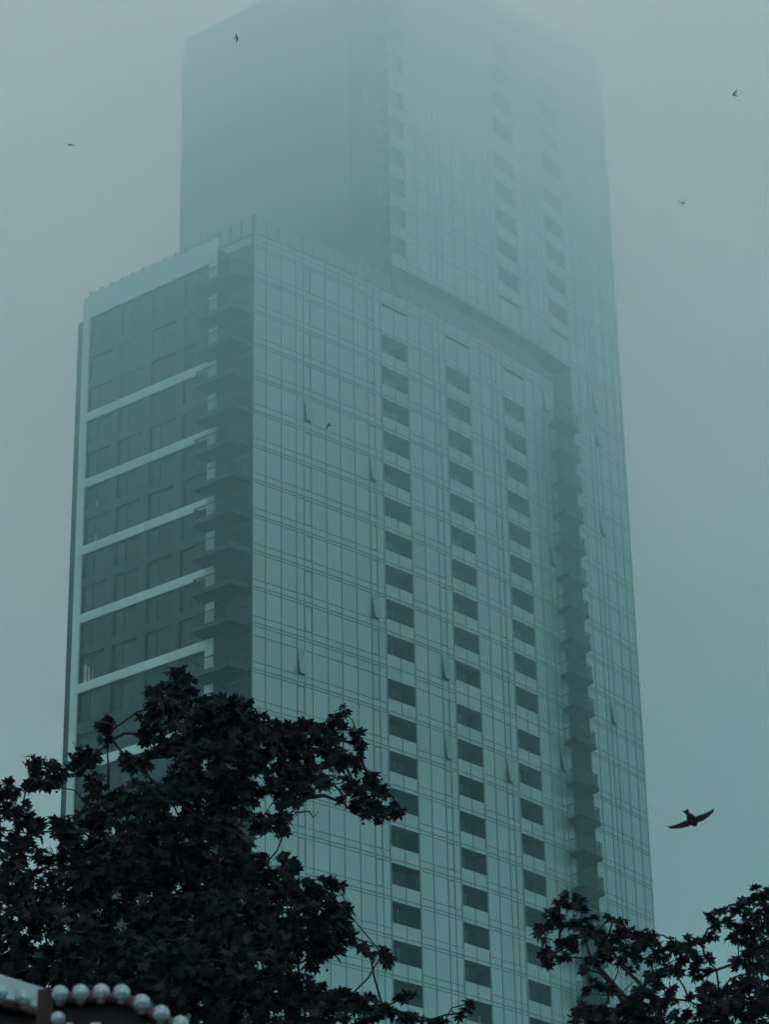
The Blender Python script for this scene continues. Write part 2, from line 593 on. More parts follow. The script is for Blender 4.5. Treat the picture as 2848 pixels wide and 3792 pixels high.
for wi, (a, b) in enumerate(WU):
    for zi, (z0, z1) in enumerate(WZ):
        d = 0.32
        mb = MB()
        mb.quad([L(a, z0), L(a, z1), L(a, z1, -d), L(a, z0, -d)])
        mb.quad([L(b, z0), L(b, z1), L(b, z1, -d), L(b, z0, -d)])
        mb.quad([L(a, z1), L(b, z1), L(b, z1, -d), L(a, z1, -d)])
        mb.quad([L(a, z0), L(b, z0), L(b, z0, -d), L(a, z0, -d)])
        for q in (0.36,):
            u = b - (b - a) * q * 1.0
            mb.box(L(u - 0.03, z0, -d + 0.003), LD * 0.06, LN * 0.06, (0, 0, z1 - z0))
        mb.box(L(a, z1 - 0.09, -d + 0.004), LD * (b - a), LN * 0.07, (0, 0, 0.09))
        win = part(mb, 'window', M_RAIL)
        gl = MB()
        um = b - (b - a) * 0.36
        gl.quad([L(um, z0, -d), L(a, z0, -d), L(a, z1, -d), L(um, z1, -d)], 0, random.random())
        gl.quad([L(b, z0, -d), L(um, z0, -d), L(um, z1, -d), L(b, z1, -d)], 0, random.random())
        part(gl, 'pane', M_DGLASS, win)
        if (wi, zi) in ((3, 10), (3, 5), (3, 6)):            # pale curtains drawn part of the way
            cu = MB()
            q = [(b - 0.55, b - 0.25, 0.72), (b - 0.95, b - 0.72, 0.6), (b - 1.3, b - 1.22, 0.45)] if zi == 10 else [(b - 1.2, b - 0.9, 0.35)]
            for x0, x1, h in q:
                n = 6
                for i in range(n):
                    xa, xb = x0 + (x1 - x0) * i / n, x0 + (x1 - x0) * (i + 1) / n
                    ya, yb = (-d + 0.015 + 0.02 * (i % 2)), (-d + 0.015 + 0.02 * ((i + 1) % 2))
                    cu.quad([L(xa, z0 + 0.02, ya), L(xb, z0 + 0.02, yb), L(xb, z0 + (z1 - z0) * h, yb), L(xa, z0 + (z1 - z0) * h, ya)])
            part(cu, 'curtain', M_CURTAIN, win)

for b0, t0 in BANDS:
    mb = MB()
    xs = [U_STRIP1] + [x for a in WU for x in a][1:-1] + [U_P0]
    for i in range(len(xs) - 1):
        g_ = 0.015
        mb.box(L(xs[i] + g_, b0, 0.0), LD * (xs[i + 1] - xs[i] - 2 * g_), LN * 0.14, (0, 0, t0 - b0), 0, random.random())
    part(mb, 'spandrel_band', M_WHITE)
mb = MB()
xs = [U_STRIP0, U_STRIP1, 7.72, 8.62, 11.43, 12.40, 15.14, 15.99, U_P0, U_P1]
for i in range(len(xs) - 1):
    for y0, y1 in ((CAPB, 117.1), (117.115, CAPT)):
        mb.box(L(xs[i] + 0.008, y0, -0.4), LD * (xs[i + 1] - xs[i] - 0.016), LN * 0.55, (0, 0, y1 - y0), 0, random.random())
part(mb, 'parapet_cap', M_WHITE)
mb = MB()
pz = sorted([CAPB - 0.012] + [z for b in BANDS for z in b] + [112.1, 109.0] + [b[0] - 2.9 for b in BANDS] + [GROUNDZ])
for i in range(len(pz) - 1):
    mb.box(L(U_P0, pz[i] + 0.012, -0.3), LD * (U_P1 - U_P0), LN * 0.44, (0, 0, pz[i + 1] - pz[i] - 0.024), 0, random.random())
part(mb, 'corner_pier', M_WHITE)
mb = MB()
for i in range(40):
    z0 = CAPB - 3.1 * (i + 1)
    z1 = CAPB - 3.1 * i
    z0 = max(z0, GROUNDZ)
    if z1 <= z0:
        break
    mb.box(L(U_STRIP0, z0 + 0.008, -0.3), LD * (U_STRIP1 - U_STRIP0), LN * 0.43, (0, 0, z1 - z0 - 0.016), 0, random.random())
part(mb, 'balcony_pier', M_WHITE)
mb = MB()
for i in range(40):
    z1 = 116.0 - 3.1 * i
    z0 = max(z1 - 3.1, GROUNDZ)
    if z1 <= GROUNDZ:
        break
    mb.box(L(U_P1 + 0.003, z0 + 0.015, -0.3), LD * (U_END - U_P1 + 0.05), LN * 0.38, (0, 0, z1 - z0 - 0.03), 0, random.random())
part(mb, 'dark_edge_pier', M_DWALL)

# --- corner recess behind the balconies (u 0 .. strip)
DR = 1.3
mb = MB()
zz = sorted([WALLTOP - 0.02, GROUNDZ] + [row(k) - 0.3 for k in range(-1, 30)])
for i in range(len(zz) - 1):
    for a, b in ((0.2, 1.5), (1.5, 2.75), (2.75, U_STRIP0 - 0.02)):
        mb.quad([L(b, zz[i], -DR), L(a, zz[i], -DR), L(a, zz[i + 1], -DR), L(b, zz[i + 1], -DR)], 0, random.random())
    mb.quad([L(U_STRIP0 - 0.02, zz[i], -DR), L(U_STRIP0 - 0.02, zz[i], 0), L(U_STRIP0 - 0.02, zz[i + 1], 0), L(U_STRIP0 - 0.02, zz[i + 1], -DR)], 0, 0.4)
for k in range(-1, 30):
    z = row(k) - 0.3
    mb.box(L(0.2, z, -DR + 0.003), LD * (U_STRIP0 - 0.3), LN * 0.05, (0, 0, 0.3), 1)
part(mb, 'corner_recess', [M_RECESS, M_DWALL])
mb = MB()                                    # return of the glass front: a dark fin at the street corner
mb.box(L(0.02, GROUNDZ, -DR), LD * 0.2, LN * (DR - 0.02), (0, 0, WALLTOP + EYE - 0.03))
part(mb, 'corner_fin', M_DWALL)

# --- balconies
def railing(mb, pts, z0, h, bars=True, gap=0.13):
    """Top rail, bottom rail and upright bars along a polyline of (x, y) points."""
    for a, b in zip(pts[:-1], pts[1:]):
        a, b = Vector(a), Vector(b)
        d = b - a
        ln = d.length
        d.normalize()
        nrm = Vector((-d.y, d.x, 0))
        for zz_, hh, ww in ((z0 + h - 0.06, 0.06, 0.07), (z0 + 0.06, 0.04, 0.04)):
            mb.box(a - nrm * ww / 2 + Vector((0, 0, zz_ + EYE)), d * ln, nrm * ww, (0, 0, hh))
        if bars:
            n = max(2, int(ln / gap))
            for i in range(n + 1):
                p = a + d * (ln * i / n)
                mb.box(p - nrm * 0.014 - d * 0.014 + Vector((0, 0, z0 + 0.02 + EYE)), d * 0.028, nrm * 0.028, (0, 0, h - 0.05))


def flat(p):
    return Vector((p.x, p.y, 0))


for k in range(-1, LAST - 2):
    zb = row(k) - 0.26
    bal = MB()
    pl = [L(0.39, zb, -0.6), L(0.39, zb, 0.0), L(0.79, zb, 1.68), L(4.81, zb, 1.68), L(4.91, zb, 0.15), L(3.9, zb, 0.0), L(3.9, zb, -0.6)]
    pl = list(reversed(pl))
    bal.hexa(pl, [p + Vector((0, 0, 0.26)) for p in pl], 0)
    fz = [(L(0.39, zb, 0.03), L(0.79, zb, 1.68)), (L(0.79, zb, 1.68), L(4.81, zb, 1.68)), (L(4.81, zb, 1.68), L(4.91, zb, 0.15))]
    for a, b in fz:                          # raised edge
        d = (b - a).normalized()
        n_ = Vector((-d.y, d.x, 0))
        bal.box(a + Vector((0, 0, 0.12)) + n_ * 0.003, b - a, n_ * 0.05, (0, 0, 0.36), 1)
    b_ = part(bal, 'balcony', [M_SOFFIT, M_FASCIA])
    rl = MB()
    railing(rl, [flat(L(0.45, 0, 0.06)), flat(L(0.84, 0, 1.62)), flat(L(4.76, 0, 1.62)), flat(L(4.86, 0, 0.18))], zb + 0.42, 1.12)
    part(rl, 'railing', M_RAIL, b_)
    if k in (1, 3, 6, 7, 9, 5):              # a few things kept on the balconies read as dark lumps behind the bars
        pass

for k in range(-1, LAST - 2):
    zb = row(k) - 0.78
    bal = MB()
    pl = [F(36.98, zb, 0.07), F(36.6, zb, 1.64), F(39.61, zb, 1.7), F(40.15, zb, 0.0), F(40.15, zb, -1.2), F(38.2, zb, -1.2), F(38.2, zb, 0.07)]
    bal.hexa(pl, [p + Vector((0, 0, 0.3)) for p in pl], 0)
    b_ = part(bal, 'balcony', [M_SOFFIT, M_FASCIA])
    rl = MB()
    railing(rl, [flat(F(37.0, 0, 0.12)), flat(F(36.66, 0, 1.58)), flat(F(39.58, 0, 1.64)), flat(F(40.1, 0, 0.02))], zb + 0.3, 1.25, gap=0.12)
    part(rl, 'railing', M_RAIL, b_)

# --- recessed bay between block and wing, and the recessed storey under the tower
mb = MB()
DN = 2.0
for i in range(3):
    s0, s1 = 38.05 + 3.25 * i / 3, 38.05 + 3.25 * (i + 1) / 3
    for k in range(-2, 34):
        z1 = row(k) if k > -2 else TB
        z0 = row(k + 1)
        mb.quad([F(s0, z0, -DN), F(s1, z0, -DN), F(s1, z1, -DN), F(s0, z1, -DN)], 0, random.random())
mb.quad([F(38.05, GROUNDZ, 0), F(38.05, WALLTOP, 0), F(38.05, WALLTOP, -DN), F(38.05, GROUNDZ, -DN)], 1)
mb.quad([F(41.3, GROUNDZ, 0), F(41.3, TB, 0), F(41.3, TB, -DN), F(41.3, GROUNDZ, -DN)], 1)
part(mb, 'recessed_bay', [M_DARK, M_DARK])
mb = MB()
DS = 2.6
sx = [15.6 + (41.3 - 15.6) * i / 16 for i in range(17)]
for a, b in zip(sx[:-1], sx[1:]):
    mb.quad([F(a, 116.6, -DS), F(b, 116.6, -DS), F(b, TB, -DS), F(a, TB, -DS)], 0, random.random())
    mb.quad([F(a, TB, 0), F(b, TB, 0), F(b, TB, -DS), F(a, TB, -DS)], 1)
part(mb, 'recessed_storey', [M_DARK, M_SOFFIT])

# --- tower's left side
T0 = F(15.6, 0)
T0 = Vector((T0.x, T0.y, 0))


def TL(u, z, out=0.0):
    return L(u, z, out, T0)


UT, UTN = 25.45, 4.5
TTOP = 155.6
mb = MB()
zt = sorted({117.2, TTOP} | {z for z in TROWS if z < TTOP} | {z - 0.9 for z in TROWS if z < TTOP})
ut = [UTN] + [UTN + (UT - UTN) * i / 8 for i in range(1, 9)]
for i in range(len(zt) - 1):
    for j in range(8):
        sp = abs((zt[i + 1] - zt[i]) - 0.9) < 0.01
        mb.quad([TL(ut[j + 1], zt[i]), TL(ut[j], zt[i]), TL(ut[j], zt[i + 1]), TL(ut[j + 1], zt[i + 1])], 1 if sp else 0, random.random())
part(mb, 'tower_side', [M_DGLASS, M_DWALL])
mb = MB()
for i in range(len(zt) - 1):
    for a, b in ((0.1, 1.6), (1.6, 3.0), (3.0, UTN)):
        mb.quad([TL(b, zt[i], -1.6), TL(a, zt[i], -1.6), TL(a, zt[i + 1], -1.6), TL(b, zt[i + 1], -1.6)], 0, random.random())
mb.quad([TL(UTN, 117.2, -1.6), TL(UTN, 117.2, 0), TL(UTN, TTOP, 0), TL(UTN, TTOP, -1.6)], 1, 0.4)
mb.quad([TL(0.05, 117.2, -1.6), TL(0.05, 117.2, 0), TL(0.05, TTOP, 0), TL(0.05, TTOP, -1.6)], 1, 0.4)
part(mb, 'tower_corner_recess', [M_DARK, M_DARK])

# --- roofs and hidden sides, so that both volumes are solid
IN = -LN
mb = MB()
arc = [F(s, 0) for s in np.linspace(0.0, 38.05, 20)]
poly = [L(U_P1 - 0.02, 0, -0.05), L(0.22, 0, -DR)] + arc + [F(38.05, 0, -22)]
mb.quad([Vector((p.x, p.y, WALLTOP - 0.1 + EYE)) for p in poly], 0)
part(mb, 'block_roof', M_ROOF)
mb = MB()
P1, P2 = L(U_P1 - 0.02, 0, -0.35), F(38.05, 0, -22)
mb.quad([Vector((P1.x, P1.y, 0)), Vector((P2.x, P2.y, 0)), Vector((P2.x, P2.y, WALLTOP + EYE)), Vector((P1.x, P1.y, WALLTOP + EYE))], 0)
TE, TS = TL(UT, 0), F(50.75, 0)
TQ = F(50.75, 0, -24)
for (a, b, z0, z1) in ((TE, TQ, GROUNDZ, TTOP), (TQ, TS, GROUNDZ, 160.6)):
    mb.quad([Vector((a.x, a.y, z0 + EYE)), Vector((b.x, b.y, z0 + EYE)), Vector((b.x, b.y, z1 + EYE)), Vector((a.x, a.y, z1 + EYE))], 0)
part(mb, 'rear_wall', M_DWALL)
mb = MB()
arc = [F(s, crown(s) - 0.4) for s in np.linspace(15.6, 50.75, 20)]
mid = [TL(0.05, TTOP - 0.4, -1.6)]
poly = mid + arc
back0, back1 = TL(UT, TTOP - 0.4), F(50.75, 160.2, -24)
n = len(poly)
for i in range(n - 1):
    q0 = back0.lerp(back1, i / (n - 1))
    q1 = back0.lerp(back1, (i + 1) / (n - 1))
    mb.quad([poly[i], poly[i + 1], q1, q0], 0)
part(mb, 'tower_roof', M_ROOF)

# --- glass balustrade on the roof of the lower block
posts_l = [0.12 + 1.265 * i for i in range(16)]
posts_r = [0.25 + 1.25 * i for i in range(30)]
mb = MB()
mb.box(L(0.12, 117.25, -0.12), LD * 19.1, LN * -0.1, (0, 0, 0.09))
for a, b in zip(posts_r[:-1], posts_r[1:]):
    o_ = [F(a, 117.25, -0.12), F(b, 117.25, -0.12), F(b, 117.25, -0.22), F(a, 117.25, -0.22)]
    mb.hexa(o_, [p + Vector((0, 0, 0.09)) for p in o_])
bal_ = part(mb, 'roof_balustrade', M_RAIL)


def pane_between(p, q, back, h):
    gl = MB()
    r = [p, q, q + back, p + back]
    gl.hexa(r, [v + Vector((0, 0, h)) for v in r])
    part(gl, 'glass_panel', M_BGLASS, bal_)


for i, a in enumerate(posts_l):
    top = 119.15 if a < 4 else 118.95
    po = MB()
    po.box(L(a, 117.345, -0.12), LD * 0.13, LN * -0.13, (0, 0, top - 117.345))
    part(po, 'post', M_RPOST, bal_)
    if i + 1 < len(posts_l):
        pane_between(L(a + 0.14, 117.36, -0.18), L(posts_l[i + 1] - 0.01, 117.36, -0.18), LN * -0.02, top - 0.1 - 117.36)
for a, b in zip(posts_r[:-1], posts_r[1:]):
    o_ = [F(a, 117.345, -0.12), F(a + 0.1, 117.345, -0.12), F(a + 0.1, 117.345, -0.22), F(a, 117.345, -0.22)]
    po = MB()
    po.hexa(o_, [p + Vector((0, 0, 1.8)) for p in o_])
    part(po, 'post', M_RPOST, bal_)
    pane_between(F(a + 0.11, 117.36, -0.16), F(b - 0.01, 117.36, -0.16), F(a, 0, -0.02) - F(a, 0, 0), 1.7)

# ------------------------------------------------------------------ plane trees
_lobe = [(0, 1.0), (9, .74), (16, .70), (22, .46), (29, .62), (38, .72), (47, .98), (56, .70), (66, .66), (76, .42), (88, .55), (104, .72),
         (118, .46), (140, .42), (160, .26), (176, .12)]
LEAF2D = [(r * math.sin(R(a)), r * math.cos(R(a))) for a, r in _lobe] + [(-r * math.sin(R(a)), r * math.cos(R(a))) for a, r in reversed(_lobe[1:])]
LEAF2D = np.array(LEAF2D)
NL = len(LEAF2D)


def leaves(name, centers, sizes, parent, origin):
    """All leaves of a crown as one mesh: lobed, folded and curled blades, each with a short stalk."""
    n = len(centers)
    v = np.empty((n, NL + 2, 3))
    loc = np.concatenate([[[0, 0.12]], LEAF2D, [[0.0, -0.55]]])
    for i in range(n):
        # direction the leaf points: outwards and hanging
        yaw = rng.uniform(0, 2 * math.pi)
        droop = rng.normal(-0.45, 0.5)
        d = np.array([math.cos(yaw) * math.cos(droop), math.sin(yaw) * math.cos(droop), math.sin(droop)])
        up = np.array([rng.normal(0, .55), rng.normal(0, .55) - 0.25, 1.0])
        nrm = up - d * (up @ d)
        nrm /= np.linalg.norm(nrm)
        sd = np.cross(d, nrm)
        s = sizes[i]
        x, y = loc[:, 0], loc[:, 1]
        fold, curl = rng.uniform(0.05, 0.45), rng.uniform(-0.1, 0.4)
        tw_ = rng.normal(0, 0.18)
        z = fold * np.abs(x) - curl * y * y - curl * 0.5 * x * x + tw_ * x * y
        z[-1] = rng.uniform(0.05, 0.3)
        v[i] = centers[i] + s * (x[:, None] * sd + y[:, None] * d + z[:, None] * nrm)
    faces = []
    tones = np.empty(n * (NL + 1))
    for i in range(n):
        b = i * (NL + 2)
        t = rng.random()
        for j in range(NL):
            faces.append((b, b + 1 + j, b + 1 + (j + 1) % NL))
        faces.append((b + NL // 2 + 1, b + NL // 2, b + NL + 1))
        tones[i * (NL + 1):(i + 1) * (NL + 1)] = t
    me = bpy.data.meshes.new(name)
    me.from_pydata((v.reshape(-1, 3) - np.array(origin)).tolist(), [], faces)
    me.materials.append(M_LEAF)
    a = me.attributes.new('tone', 'FLOAT', 'FACE')
    a.data.foreach_set('value', tones)
    me.update()
    return link(name, me, parent)


def tree(name, label, blobs, holes, depth, spread, base, cover, seeds, spurs=()):
    """blobs: leaf clusters (x, y, r) in 1661-wide photo units; base: foot of the trunk on the ground."""
    K = 2848 / 1661
    root = empty(name, base)
    tag(root, label, 'tree')
    org = Vector(base)
    m_per = depth / FPX * K * 1.1
    nodes, C, S = [], [], []
    for x, y, r in blobs:
        dz = depth + rng.uniform(-1, 1) * spread * min(1.0, 0.35 + r / 70)
        c = at(x * K, y * K, dz)
        nodes.append(np.array(c))
        n = max(5, int(cover * math.pi * r * r / 330))
        rm = r * m_per
        for _ in range(n):
            for _try in range(6):
                a, q = rng.uniform(0, 2 * math.pi), math.sqrt(rng.random()) * 0.98
                ux, uy = x + r * q * math.cos(a), y + r * q * math.sin(a)
                if not any((ux - hx) ** 2 + (uy - hy) ** 2 < (hr + 7) ** 2 for hx, hy, hr in holes):
                    p = at(ux * K, uy * K, dz + rng.normal(0, 0.5) * min(rm, 1.6))
                    C.append(np.array(p))
                    S.append(rng.uniform(0.082, 0.142))
                    break
    leaves('crown', C, S, root, base)
    # limbs: a tree of shortest links from the fork of the trunk out to every cluster
    fork = np.array([base[0], base[1], base[2] + 5.2])
    P = [fork] + nodes
    n = len(P)
    par = [-1] * n
    cost = [1e9] * n
    cost[0] = 0
    done = set()
    for _ in range(n):
        i = min((j for j in range(n) if j not in done), key=lambda j: cost[j])
        done.add(i)
        for j in range(n):
            if j in done:
                continue
            d = np.linalg.norm(P[i] - P[j])
            c = d * 1.0 + (0.35 * cost[i] if i else 0)
            down = max(0.0, P[i][2] - P[j][2])
            c += down * 0.6
            if c < cost[j]:
                cost[j], par[j] = c, i
    load = [1.0] * n
    order = sorted(range(1, n), key=lambda j: -cost[j])
    for j in order:
        load[par[j]] += load[j]
    br = MB()
    for j in range(1, n):
        a, b = Vector(P[par[j]]), Vector(P[j])
        r0 = 0.0055 * load[j] ** 0.55 + 0.003
        m_ = (a + b) / 2 + Vector((random.uniform(-.12, .12), random.uniform(-.12, .12), random.uniform(-0.05, .2))) * min(1.0, (b - a).length)
        pts = [a, a.lerp(m_, .5), m_, m_.lerp(b, .55), b]
        br.tube(pts, [r0 * 1.15, r0 * 1.05, r0, r0 * .9, r0 * .75], 6)
        rm = blobs[j - 1][2] * m_per
        for _ in range(5 if blobs[j - 1][2] > 24 else 3):                 # twigs
            t = Vector((random.gauss(0, 1), random.gauss(0, 1), random.gauss(0.2, 1))).normalized() * rm * random.uniform(.6, .95)
            st = m_.lerp(b, random.uniform(.3, 1))
            k_ = st + t * .5 + Vector((0, 0, random.uniform(-.06, .06)))
            br.tube([st, k_, b + t], [0.009, 0.007, 0.004], 4)
    for pts in spurs:
        q = [at(x * K, y * K, depth + 0.3 * i) for i, (x, y, _) in enumerate(pts)]
        br.tube(q, [r_ for _, _, r_ in pts], 6)
    br.v = [(x - base[0], y - base[1], z - base[2]) for x, y, z in br.v]
    br.build('limbs', M_BARK, root, True)
    tr = MB()
    hts = [0, .25, .8, 2, 3.6, 5.25]
    rr = 0.012 * load[0] ** 0.52 + 0.1
    tr.tube([(random.uniform(-.05, .05), random.uniform(-.05, .05), h) for h in hts], [rr * 1.7, rr * 1.3, rr * 1.1, rr, rr * .95, rr * .9], 14)
    tr.build('trunk', M_BARK, root, True)
    for (x, y) in seeds:                      # seed balls hanging on thin stalks
        sb = MB()
        c = at(x, y, depth - 0.4)
        sb.ball(c - org, 0.019, 12, 8)
        sb.tube([c - org + Vector((0, 0, .018)), c - org + Vector((.01, 0, .08)), c - org + Vector((random.uniform(-.03, .03), 0, .17))], .0035, 4)
        sb.build('seed_ball', M_SEED, root, True)
    return root


BL = [(385, 1455, 20), (395, 1480, 26), (360, 1490, 26), (412, 1502, 18), (335, 1500, 18), (345, 1525, 28), (330, 1560, 28), (312, 1588, 20), (345, 1590, 34),
      (440, 1525, 20), (470, 1530, 28), (505, 1522, 24), (530, 1530, 24), (555, 1553, 20), (585, 1577, 22),
      (228, 1566, 18), (225, 1588, 14), (240, 1598, 9), (170, 1640, 24), (195, 1638, 24), (160, 1665, 20), (212, 1690, 20),
      (272, 1640, 16), (295, 1652, 20), (320, 1640, 20), (65, 1648, 18), (90, 1660, 24), (120, 1665, 18), (70, 1690, 20), (98, 1694, 16), (125, 1690, 12),
      (10, 1700, 20), (30, 1715, 13), (15, 1740, 28), (45, 1752, 24), (400, 1560, 44), (450, 1580, 55), (510, 1590, 55), (560, 1610, 45), (620, 1592, 32),
      (650, 1580, 30), (690, 1578, 22), (725, 1558, 20), (742, 1538, 13), (770, 1580, 14), (776, 1610, 15), (700, 1612, 40), (640, 1640, 45), (740, 1640, 25),
      (775, 1650, 17), (383, 1630, 45), (450, 1650, 60), (520, 1660, 55), (590, 1660, 45), (650, 1690, 38), (700, 1680, 26), (740, 1690, 14), (770, 1700, 20),
      (805, 1690, 20), (820, 1708, 16), (780, 1735, 25), (742, 1722, 11), (820, 1745, 17), (850, 1750, 13), (865, 1752, 8), (800, 1762, 12), (812, 1774, 9),
      (605, 1718, 26), (640, 1718, 25), (550, 1715, 28), (612, 1770, 18), (612, 1798, 15), (560, 1775, 24), (60, 1800, 36), (150, 1790, 36), (200, 1750, 42),
      (262, 1740, 36), (300, 1722, 36), (360, 1710, 48), (430, 1730, 62), (500, 1740, 52), (30, 1840, 36), (110, 1850, 32), (170, 1860, 52), (250, 1830, 62),
      (330, 1810, 62), (410, 1810, 62), (480, 1800, 40), (535, 1835, 30), (20, 1900, 40), (80, 1920, 45), (150, 1930, 55), (230, 1920, 65), (310, 1900, 75),
      (400, 1900, 75), (490, 1890, 62), (560, 1880, 38), (612, 1862, 20), (634, 1872, 15), (600, 1905, 36), (20, 1970, 42), (90, 1990, 45), (170, 2010, 55),
      (250, 2010, 66), (340, 2000, 75), (430, 2000, 75), (520, 1990, 75), (600, 1980, 65), (660, 1932, 38), (705, 1908, 20), (732, 1916, 12), (690, 1960, 45),
      (738, 1968, 20), (30, 2050, 42), (110, 2080, 48), (200, 2090, 56), (290, 2090, 66), (380, 2090, 75), (470, 2080, 75), (560, 2070, 75), (640, 2050, 60),
      (710, 2030, 42), (755, 2020, 20), (722, 2000, 36), (790, 2042, 10), (825, 2060, 13), (838, 2074, 9), (800, 2060, 8), (150, 2150, 48), (240, 2170, 58),
      (330, 2180, 66), (420, 2180, 66), (510, 2170, 75), (590, 2150, 62), (650, 2140, 42), (690, 2150, 32), (750, 2157, 22), (720, 2180, 42), (790, 2180, 28),
      (830, 2185, 22), (868, 2157, 13), (890, 2152, 9), (660, 2200, 48), (880, 2202, 20), (920, 2206, 15), (960, 2206, 11), (1000, 2188, 13), (1010, 2168, 8),
      (-50, 1780, 50), (-60, 1900, 65), (-60, 2020, 65), (-60, 2140, 75), (60, 2250, 80), (15, 2105, 36), (55, 2120, 36), (100, 2140, 36), (200, 2270, 80), (340, 2280, 80), (480, 2280, 80), (620, 2280, 75),
      (760, 2270, 60), (880, 2260, 45), (980, 2260, 35), (120, 2400, 85), (300, 2410, 85), (480, 2410, 85), (660, 2400, 80)]
HL = [(115, 1723, 11), (107, 1750, 10), (166, 1706, 6), (163, 1737, 9), (107, 1824, 9), (51, 1799, 5), (78, 1815, 5), (379, 1751, 11), (264, 1768, 6),
      (247, 1672, 24), (348, 1650, 15), (338, 1678, 14), (362, 1583, 6), (565, 1689, 9), (577, 1730, 13), (526, 1790, 7), (464, 1832, 8), (560, 1828, 11),
      (588, 1838, 9), (492, 1652, 5), (439, 1661, 4), (689, 1638, 5), (711, 1672, 4), (731, 1700, 7), (95, 2008, 7), (143, 2005, 6), (107, 2131, 5),
      (265, 1600, 22), (145, 1610, 14), (40, 1670, 12), (40, 1735, 6), (590, 1870, 7), (690, 2110, 10), (700, 2085, 9), (640, 2095, 5), (400, 1985, 3), (300, 1950, 3),
      (755, 2095, 14), (660, 1745, 10), (700, 1745, 15), (640, 1800, 16), (650, 1840, 10)]
gx = at(330 * 1.7147, 3000, 33.5)
tree('plane_tree', 'big dark leafy plane tree standing behind the row of round bulbs', BL, HL, 33.5, 2.6, (gx.x, gx.y, 0.0), 5.2,
     [(208.5, 2917), (208.5, 2932), (1345, 3050), (1320, 2876), (1211, 3593), (1379, 3563)],
     [[(600, 1745, .05), (660, 1722, .035), (700, 1718, .025), (742, 1735, .016), (765, 1758, .012), (805, 1768, .008)],
      [(640, 1755, .012), (668, 1752, .010), (676, 1766, .007), (690, 1752, .005)],
      [(231, 1620, .012), (232, 1600, .010), (232, 1575, .006)], [(233, 1700, .02), (233, 1660, .015), (231, 1620, .012)],
      [(172, 1625, .008), (163, 1612, .006), (155, 1602, .004)]])

_rb = [(370, 235, 60), (300, 255, 32), (440, 260, 40), (265, 340, 50), (250, 410, 45), (170, 440, 38), (200, 480, 30), (330, 400, 35), (400, 400, 38), (460, 380, 50),
       (510, 350, 30), (460, 460, 60), (380, 520, 50), (300, 520, 40), (210, 580, 36), (260, 600, 28), (340, 605, 30), (225, 640, 18), (560, 440, 40), (640, 352, 20),
       (700, 370, 30), (620, 470, 50), (700, 440, 50), (780, 450, 42), (850, 462, 45), (900, 455, 22), (580, 540, 50), (660, 540, 52), (760, 540, 52), (850, 530, 40),
       (520, 620, 32), (610, 610, 40), (460, 675, 32), (690, 630, 40), (740, 680, 22), (800, 620, 42), (880, 600, 42), (940, 580, 42), (938, 505, 22), (1050, 505, 32),
       (1000, 560, 42), (1080, 545, 52), (1150, 520, 50), (1230, 495, 38), (1100, 620, 50), (1180, 600, 50), (1270, 340, 22), (1330, 300, 26), (1370, 320, 26),
       (1320, 390, 36), (1300, 460, 40), (1400, 380, 40), (1450, 312, 40), (1475, 255, 30), (1530, 252, 40), (1575, 160, 14), (1600, 220, 40), (1645, 200, 42),
       (1560, 330, 50), (1640, 300, 55), (1500, 405, 50), (1580, 430, 60), (1640, 420, 55), (1450, 480, 50), (1530, 530, 60), (1620, 540, 65), (1470, 640, 50),
       (1550, 650, 70), (1640, 660, 65), (1250, 610, 40), (1285, 700, 26), (1200, 690, 50), (1050, 700, 50), (980, 660, 42), (950, 760, 60), (870, 740, 40),
       (1020, 820, 50), (820, 830, 55), (900, 880, 70), (1000, 930, 70), (1150, 890, 45), (1250, 820, 60), (1340, 820, 65), (1450, 800, 75), (1550, 800, 80),
       (1640, 820, 75), (780, 920, 60), (700, 930, 48), (600, 940, 48), (520, 962, 46), (450, 900, 20), (440, 960, 40), (500, 1010, 55), (390, 1012, 32),
       (600, 1010, 55), (700, 1010, 65), (800, 1010, 65), (900, 1000, 65), (1000, 1010, 65), (1100, 1010, 65), (1250, 930, 70), (1350, 930, 80), (1450, 930, 85),
       (1550, 930, 85), (1640, 930, 85), (1250, 1010, 65), (540, 782, 34), (590, 805, 38), (640, 790, 24), (490, 812, 28), (1750, 300, 90), (1760, 480, 100),
       (1760, 660, 100), (1760, 850, 110), (1780, 1010, 110), (1350, 1100, 110), (1550, 1110, 120), (1740, 1150, 120), (1150, 1110, 100), (950, 1110, 100),
       (750, 1110, 90), (560, 1110, 80), (1250, 1300, 150), (1600, 1320, 160), (950, 1280, 120)]
_s2 = 0.3329
BR = [(1108 + x * _s2, 1866 + y * _s2, r * _s2) for x, y, r in _rb]
_rh = [(1370, 690, 60), (1330, 730, 35), (1100, 880, 32), (1180, 910, 24), (1280, 530, 22), (1375, 540, 16), (330, 470, 10), (290, 450, 22), (350, 330, 14), (420, 330, 16), (860, 590, 26),
       (1040, 600, 8), (1230, 690, 18), (1050, 750, 16), (830, 750, 20), (740, 790, 45), (700, 720, 30), (560, 700, 34), (1480, 350, 12), (1560, 330, 6),
       (660, 880, 30), (560, 870, 30), (1000, 1020, 10), (1030, 935, 10), (985, 1000, 10)]
HR = [(1108 + x * _s2, 1866 + y * _s2, r * _s2) for x, y, r in _rh]
gx = at(2560, 3500, 36.0)
_z = lambda x, y, r: (1108 + x * _s2, 1866 + y * _s2, r)
